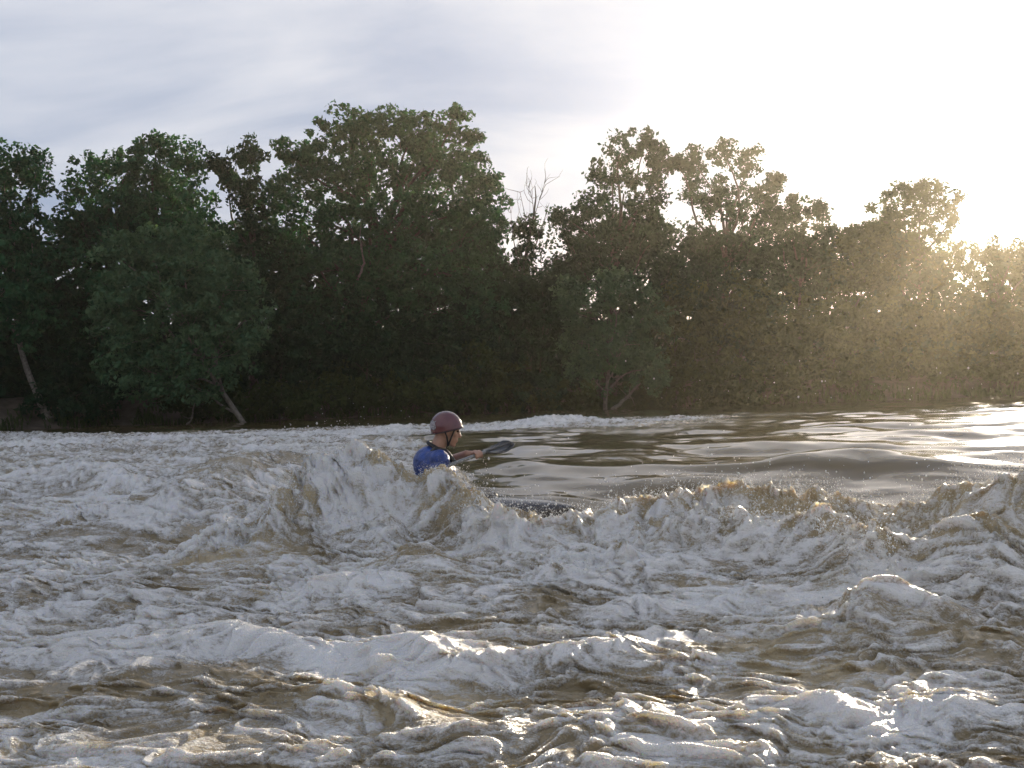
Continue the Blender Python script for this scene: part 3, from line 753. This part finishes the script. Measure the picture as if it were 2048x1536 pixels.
def paddler():
    skin = plain('skin', (0.40, 0.215, 0.145), .42); blue = simple_mat('blue_nylon', (0.008, 0.046, 0.23), .34, .3, 22, .02, None, .5)
    black = plain('black_webbing', (0.012, 0.011, 0.013), .55); maroon = plain('maroon_shell', (0.100, 0.018, 0.026), .22, .5, .6)
    D = 8.5
    hips = at(862, 985, D) ; hips[2] = .33
    root = empty('person', hips)
    tag(root, 'kayaker in a maroon helmet and blue top, leaning on a paddle stroke in the foam', 'person')
    o = np.array(hips)
    neck = at(872, 897, D); shc = at(866, 912, D)
    yaw = R(14); fwd = np.array([math.cos(yaw), math.sin(yaw), 0]); left = np.array([-math.sin(yaw), math.cos(yaw), 0]); up = np.array([0, 0, 1.0])
    sh_r = shc - left * .185 + np.array([0, 0, -.015]) + fwd * .02; sh_l = shc + left * .185 + fwd * .05
    chest = shc + np.array([0, 0, -.16]) + fwd * .03; waist = hips + np.array([0, 0, .10])
    # head frame: face turned upstream, chin a little down
    hy = R(6); hp = R(-13)
    hf = np.array([math.cos(hy) * math.cos(hp), math.sin(hy) * math.cos(hp), math.sin(hp)]); hl = unit(np.cross(up, hf)); hu = np.cross(hf, hl)
    AX = np.array([hf, hl, hu]); hc = at(894, 861, D)
    hpnt = lambda f, l, u: hc + hf * f + hl * l + hu * u
    # paddle line through both fists
    g_r = at(884, 936, 8.30); g_l = at(954, 910, 8.60); pax = unit(g_l - g_r)
    def arm(sh, elbow, wrist, r=(.056, .046, .043, .030)):
        return [capsule(sh, r[0], elbow, r[1]), capsule(elbow, r[2], wrist, r[3])]
    def hand(c, axis, wrist):
        n = np.asarray(wrist) - c; n = unit(n - axis * (n @ axis)); b = np.cross(axis, n); P = []
        P.append(ellipsoid(c + n * .030, [axis, b, n], (.044, .034, .017), 14, 8))
        P.append(capsule(c + n * .034, .024, wrist, .028))
        for k, sft in enumerate((-.034, -.012, .010, .031)):
            q = [c + axis * sft + (.027) * (math.cos(a) * n + math.sin(a) * b) for a in np.radians((25, 75, 125, 180, 225 - 12 * abs(k - 1)))]
            for u, v in zip(q[:-1], q[1:]): P.append(capsule(u, .0098, v, .0092, 8))
        q = [c + axis * s_ + .028 * (math.cos(a) * n + math.sin(a) * b) for s_, a in ((.035, R(-25)), (.046, R(-70)), (.040, R(-125)))]
        for u, v in zip(q[:-1], q[1:]): P.append(capsule(u, .0125, v, .0105, 8))
        return P
    w_r = g_r + unit(np.array([-.75, -.15, -.25])) * .085; w_l = g_l + unit(np.array([-.9, .05, .12])) * .085
    el_r = sh_r + np.array([-.03, -.06, -.27]); el_l = at(902, 921, 8.78)
    body = [ellipsoid(hpnt(-.008, 0, .022), AX, (.098, .077, .108)), ellipsoid(hpnt(.028, 0, -.045), AX, (.068, .058, .068)),
            capsule(hpnt(.055, 0, -.088), .030, hpnt(.072, 0, -.100), .020), capsule(hpnt(.088, 0, .018), .010, hpnt(.109, 0, -.026), .0135),
            ellipsoid(hpnt(.082, 0, -.060), AX, (.020, .026, .011)), ellipsoid(hpnt(.082, 0, -.074), AX, (.018, .022, .009)),
            capsule(hpnt(.084, -.036, .030), .011, hpnt(.084, .036, .030), .011),
            ellipsoid(hpnt(.062, -.040, -.020), AX, (.022, .022, .020)), ellipsoid(hpnt(.062, .040, -.020), AX, (.022, .022, .020)),
            ellipsoid(hpnt(-.010, -.080, -.015), AX, (.026, .010, .034)), ellipsoid(hpnt(-.010, .080, -.015), AX, (.026, .010, .034)),
            capsule(hpnt(-.028, 0, -.050), .056, neck + np.array([0, 0, -.03]), .062),
            capsule(sh_r, .06, sh_l, .06), capsule(shc - up * .05, .12, chest, .13), capsule(chest, .135, waist, .125), capsule(hips - left * .07, .12, hips + left * .07, .12)]
    body += arm(sh_r, el_r, w_r) + arm(sh_l, el_l, w_l) + hand(g_r, pax, w_r) + hand(g_l, pax, w_l)
    ky = R(-17); kf = np.array([math.cos(ky), math.sin(ky), -.07]); kl = np.array([-math.sin(ky), math.cos(ky), 0])
    for sgn in (-1, 1):
        kn = hips + kf * .40 + kl * .13 * sgn + up * .03; body += [capsule(hips + kl * .08 * sgn, .085, kn, .06), capsule(kn, .058, kn + kf * .34 - up * .07, .04)]
    fuse('body', body, skin, root, .0065, 3, o)
    for sgn in (-1, 1):
        V, F = ellipsoid(hpnt(.083, .033 * sgn, .010), AX, (.012, .013, .009), 10, 6); V -= o
        e = mesh_np('eye', V, F, plain('eye', (.05, .035, .03), .15), root)
    # top: fused torso and sleeves, a little outside the skin
    top = [capsule(sh_r - up * .012, .082, sh_l - up * .012, .082), capsule(shc - up * .06 - fwd * .02, .145, chest, .155), capsule(chest, .158, waist, .145), capsule(shc - up * .06 - left * .07, .12, chest - left * .05, .13), capsule(shc - up * .06 + left * .07, .12, chest + left * .05, .13),
           capsule(sh_r, .074, sh_r + (el_r - sh_r) * .85, .064), capsule(sh_l, .074, sh_l + (el_l - sh_l) * .55, .064), capsule(shc, .08, neck - up * .02, .072)]
    jk = fuse('paddling_top', top, blue, root, .009, 6, o)
    ringp = lambda c, r, ax_a, ax_b, k=18: np.array([c + r * (math.cos(t) * ax_a + math.sin(t) * ax_b) for t in np.linspace(0, 2 * np.pi, k)])
    nx = unit(neck - hpnt(-.02, 0, -.05)); na = unit(np.cross(nx, left)); nb = np.cross(nx, na)
    V, F = tube(ringp(neck + up * .012, .070, na, nb) - o, np.full(18, .017), 8); c = mesh_np('collar', V, F, black, jk)
    for s_ in (-1, 1):   # vest shoulder straps
        p = [neck + left * .09 * s_ - fwd * .10 - up * .10, neck + left * .095 * s_ - fwd * .03 + up * .0, neck + left * .10 * s_ + fwd * .06 - up * .02, neck + left * .10 * s_ + fwd * .13 - up * .12]
        t = np.linspace(0, 3, 12); q = np.stack([np.interp(t, range(4), np.array(p)[:, k]) for k in range(3)], 1)
        V, F = tube(q - o, np.full(12, .022), 8); mesh_np('strap', V, F, black, jk)
    # helmet
    nA, nB = 40, 18; V = []
    ha = np.array([.127, .108, .122]); hcen = hpnt(-.012, 0, .030)
    def hp_pt(az, ph, k=1.0): return hcen + k * (hf * ha[0] * math.sin(ph) * math.cos(az) + hl * ha[1] * math.sin(ph) * math.sin(az) + hu * ha[2] * math.cos(ph))
    def low(az):   # rim: high over the brow, low over the ears and nape
        f = .5 + .5 * math.cos(az); return R(128 - 47 * f ** 1.3)
    for i in range(nB + 1):
        for j in range(nA):
            az = 2 * np.pi * j / nA; fl = 1.0 + .05 * max(0, (i / nB - .88) / .12)
            V.append(hp_pt(az, max(low(az) * i / nB, .001), fl) - o)
    F = [(i * nA + j, (i + 1) * nA + j, (i + 1) * nA + (j + 1) % nA, i * nA + (j + 1) % nA) for i in range(nB) for j in range(nA)]
    hm = mesh_np('helmet', np.array(V), np.array(F), maroon, root); md = hm.modifiers.new('t', 'SOLIDIFY'); md.thickness = .008; md.offset = -1
    rim = np.array([hp_pt(a, low(a), 1.055) - o for a in np.linspace(0, 2 * np.pi, 41)]); V, F = tube(rim, np.full(41, .005), 6); mesh_np('rim', V, F, plain('dark_rim', (.03, .012, .016), .4), hm)
    V = []
    for i in range(7):
        for j in range(9): V.append(hp_pt(R(-196 + 62 * j / 8 - 4 * math.sin(i)), R(78 + 32 * i / 6 + 3 * math.sin(j * 2.1)), 1.012) - o)
    F = [(i * 9 + j, (i + 1) * 9 + j, (i + 1) * 9 + j + 1, i * 9 + j + 1) for i in range(6) for j in range(8)]
    mesh_np('sticker', np.array(V), np.array(F), simple_mat('scuffed_sticker', (.08, .05, .06), .4, 0, 90, 0, (.42, .42, .44)), hm)
    for az in (R(96), R(58)):
        for s_ in (-1, 1):
            a = hp_pt(az * s_, low(az) - R(5), 1.0); m_ = hpnt(.012 if az > 1.3 else .040, .074 * s_, -.045); b_ = hpnt(.030, .030 * s_, -.118)
            t = np.linspace(0, 1, 8)[:, None]; q = (1 - t) ** 2 * a + 2 * t * (1 - t) * m_ + t * t * b_
            V, F = tube(q - o, np.full(8, .0072), 6); mesh_np('chin_strap', V, F, black, hm)
    q = np.array([hpnt(.030, .032 * k, -.120 - .004 * (1 - k * k)) for k in np.linspace(-1, 1, 7)]); V, F = tube(q - o, np.full(7, .0072), 6); mesh_np('buckle', V, F, black, hm)

    # paddle
    pm = plain('grey_shaft', (.20, .20, .19), .35); bm_ = plain('carbon_blade', (.035, .036, .037), .22)
    c0 = (g_r + g_l) / 2; pr = empty('kayak_paddle', c0); tag(pr, 'dark two-bladed paddle held across the body with its blade over smooth water', 'paddle')
    ends = (g_l + pax * .09, g_r - pax * .26)
    V, F = capsule(ends[1] - c0, .0155, ends[0] - c0, .0155, 12); mesh_np('shaft', V, F, pm, pr)
    for k, (e, sgn) in enumerate(((ends[0], 1), (ends[1], -1))):
        d = pax * sgn; vd = np.array([-.05, 1.0, 0]); w = unit(np.cross(d, up)) if k else unit(unit(vd - d * (vd @ d)) * .88 + up * .45); w = unit(w - d * (w @ d)); nn = np.cross(d, w)
        Vt, Fq = [], []
        for i, t in enumerate(np.linspace(0, 1, 14)):
            wd = .075 * (math.sin(np.pi * min(1, t * .62 + .10)) ** .8) * (1 if t < .9 else (1 - ((t - .9) / .1) ** 2 * .75))
            cv = .03 * math.sin(np.pi * t)
            for j in np.linspace(-1, 1, 7): Vt.append(e - c0 + d * (t * .36 - .03 * abs(j) * t) + w * wd * j + nn * (.022 * (j * j - .5) - cv))
        for i in range(13):
            for j in range(6): Fq.append((i * 7 + j, (i + 1) * 7 + j, (i + 1) * 7 + j + 1, i * 7 + j + 1))
        b = mesh_np('blade', np.array(Vt), np.array(Fq), bm_, pr); md = b.modifiers.new('t', 'SOLIDIFY'); md.thickness = .007; md.offset = 0
        V, F = capsule(e - c0 - d * .02, .014, e - c0 + d * .30, .006, 8); mesh_np('spine', V, F, bm_, b)

    # kayak: short whitewater hull, bow dipping into the trough
    hull_m = plain('charcoal_plastic', (.028, .026, .030), .22, .5, .3)
    kr = empty('kayak', hips - up * .07); tag(kr, 'short dark whitewater kayak mostly buried in foam with its wet bow showing', 'kayak')
    kr.rotation_euler = (0, R(3.0), ky)
    n, m = 26, 24; V = []
    for i in range(n):
        t = i / (n - 1); x = -1.0 + 2.15 * t; s_ = max(1 - abs(2 * t - .98) ** 2.6, .004)
        hw = .315 * s_ ** .5; hd = .20 * s_ ** .5 * (1.05 if .35 < t < .6 else 1); rk = (.20 if t < .5 else .07) * abs(2 * t - 1) ** 2.6
        for j in range(m):
            a = 2 * np.pi * j / m; cx, sx = math.cos(a), math.sin(a)
            yy = hw * np.sign(cx) * abs(cx) ** .75; zz = (hd * .62 if sx > 0 else hd * .75) * np.sign(sx) * abs(sx) ** .85
            V.append((x, yy, zz + rk + .02))
    F = [(i * m + j, i * m + (j + 1) % m, (i + 1) * m + (j + 1) % m, (i + 1) * m + j) for i in range(n - 1) for j in range(m)]
    V = np.array(V); F = np.array(F)
    mesh_np('hull', V, F, hull_m, kr)
    el = np.array([(.10 + .42 * math.cos(a), .235 * math.sin(a), .168 - .02 * math.cos(a)) for a in np.linspace(0, 2 * np.pi, 33)])
    V, F = tube(el, np.full(33, .016), 8); mesh_np('cockpit_rim', V, F, black, kr)
    V = [(.05, 0, .27)]; 
    for k in (.35, .7, 1.0): V += [(.05 + (p[0] - .05) * k, p[1] * k, p[2] + .10 * (1 - k) ** 1.2 + .008) for p in el[:-1]]
    F = [(0, 1 + j, 1 + (j + 1) % 32, 1 + (j + 1) % 32) for j in range(32)]
    me = bpy.data.meshes.new('spray_deck')
    FF = [(0, 1 + j, 1 + (j + 1) % 32) for j in range(32)] + [(1 + r * 32 + j, 1 + (r + 1) * 32 + j, 1 + (r + 1) * 32 + (j + 1) % 32, 1 + r * 32 + (j + 1) % 32) for r in range(2) for j in range(32)]
    me.from_pydata(V, [], FF); me.materials.append(black); sd = bpy.data.objects.new('spray_deck', me); COL.objects.link(sd); sd.parent = kr
paddler()

# ------------------------------------------------------------------ spray
def spray():
    m = bpy.data.materials.new('water_drop'); m.use_nodes = True; b = m.node_tree.nodes['Principled BSDF']
    b.inputs['Base Color'].default_value = (.74, .73, .70, 1); b.inputs['Roughness'].default_value = .12; b.inputs['IOR'].default_value = 1.333
    w = WS * (WV[:, 1] < 9) * (np.abs(WV[:, 0]) < .6 * WV[:, 1]); w = w * np.clip(WV[:, 1] / 7, 0, 1); w = w ** 2; w /= w.sum()
    n = 9500; i = RNG.choice(len(w), n, p=w); P = WV[i].astype(float)
    jets = RNG.choice(len(w), 26, p=w)           # a few spouts throw drops together
    h = RNG.exponential(.035, n); far = RNG.uniform(0, 1, n) < .08; h[far] *= 3.0
    P[:, 2] += h; P[:, :2] += RNG.normal(0, 1, (n, 2)) * (.02 + .6 * h)[:, None]
    ok = ~((P[:, 0] > -.80) & (P[:, 0] < -.30) & (P[:, 1] > 7.3) & (P[:, 1] < 9) & (P[:, 2] > .66)); P = P[ok]; n = len(P)
    J = []
    for j in jets:
        d = unit(np.array([RNG.normal(-.2, .35), RNG.normal(0, .3), 1])); L = RNG.uniform(.08, .26)
        for t in RNG.uniform(0, 1, 34) ** 1.4: J.append(WV[j] + d * t * L + RNG.normal(0, .008 + .02 * t, 3))
    A = []
    for (cx, cy, dd, hh_) in ((1640, 1060, 6.0, .16), (1690, 1080, 5.9, .26), (1745, 1110, 5.7, .20), (1500, 1045, 6.1, .10), (2010, 985, 6.6, .18), (1590, 985, 7.1, .12)):
        o_ = at(cx, cy, dd)
        for _ in range(260):
            t = RNG.uniform(0, 1) ** .8; a_ = RNG.normal(0, .45)
            A.append(o_ + np.array([a_ * t * .35 + RNG.normal(0, .02), RNG.normal(0, .08), hh_ * t * math.exp(-a_ * a_) * RNG.uniform(.3, 1.1) * 1.3]))
    for _ in range(60):                           # stray drops in the air up to the right
        A.append(at(RNG.uniform(1250, 2048), 800 - abs(RNG.exponential(55)), RNG.uniform(5.5, 9)))
    for _ in range(50): A.append(at(RNG.uniform(560, 820), 860 - abs(RNG.exponential(22)), RNG.uniform(7, 9)))
    P = np.vstack([P, J, A]); n = len(P)
    r = np.clip(RNG.lognormal(math.log(.0027), .5, n), .0012, .008)
    oc = np.array([(1, 0, 0), (0, 1, 0), (-1, 0, 0), (0, -1, 0), (0, 0, 1), (0, 0, -1)], float)
    st = np.ones((n, 6, 3)); el = RNG.uniform(.8, 1.6, n); V = P[:, None, :] + oc[None] * r[:, None, None]
    V[:, 4, 2] += r * (el - 1); V[:, 5, 2] -= r * (el - 1)
    f = np.array([(0, 1, 4), (1, 2, 4), (2, 3, 4), (3, 0, 4), (1, 0, 5), (2, 1, 5), (3, 2, 5), (0, 3, 5)])
    F = (np.arange(n)[:, None, None] * 6 + f[None]).reshape(-1, 3)
    # finest mist: tiny four-sided drops close to the torn crests
    k = 26000; i = RNG.choice(len(w), k, p=w); Q = WV[i].astype(float); hh = RNG.exponential(.022, k)
    Q[:, 2] += hh; Q[:, :2] += RNG.normal(0, 1, (k, 2)) * (.015 + .5 * hh)[:, None]
    te = np.array([(1, 1, 1), (1, -1, -1), (-1, 1, -1), (-1, -1, 1)], float) * .75
    V2 = (Q[:, None, :] + te[None] * RNG.uniform(.0008, .0019, k)[:, None, None]).reshape(-1, 3)
    f2 = np.array([(0, 1, 2), (0, 3, 1), (0, 2, 3), (1, 3, 2)]); F2 = (np.arange(k)[:, None, None] * 4 + f2[None]).reshape(-1, 3)
    V, F = merge([(V.reshape(-1, 3), F), (V2, F2)])
    o = mesh_np('spray', V, F, m); tag(o, 'fine drops of spray thrown up from the breaking crests', 'spray', kind='stuff')
spray()

# ------------------------------------------------------------------ added veil imitating lens glare
def glare_veil():  # scattering volume added so the trees towards the sun look veiled by lens glare
    x, y0, y1, z0, z1 = 2700, -800, 2900, -2.4, 26
    V = np.array([(-x, y0, z0), (x, y0, z0), (x, y1, z0), (-x, y1, z0), (-x, y0, z1), (x, y0, z1), (x, y1, z1), (-x, y1, z1)], float)
    F = np.array([(3, 2, 1, 0), (4, 5, 6, 7), (0, 1, 5, 4), (1, 2, 6, 5), (2, 3, 7, 6), (3, 0, 4, 7)])
    m = bpy.data.materials.new('glare_veil'); m.use_nodes = True; nt = m.node_tree; nt.nodes.clear()
    out = N(nt, 'ShaderNodeOutputMaterial'); v = N(nt, 'ShaderNodeVolumePrincipled')
    v.inputs['Color'].default_value = (.95, .85, .67, 1); v.inputs['Density'].default_value = GLARE_DENSITY; v.inputs['Anisotropy'].default_value = .68
    nt.links.new(v.outputs[0], out.inputs['Volume'])
    o = mesh_np('glare_veil', V, F, m, None, False); tag(o, 'thin golden volume added to imitate lens glare over the river', 'glare_veil', kind='stuff')
GLARE_DENSITY = 0.0005
glare_veil()
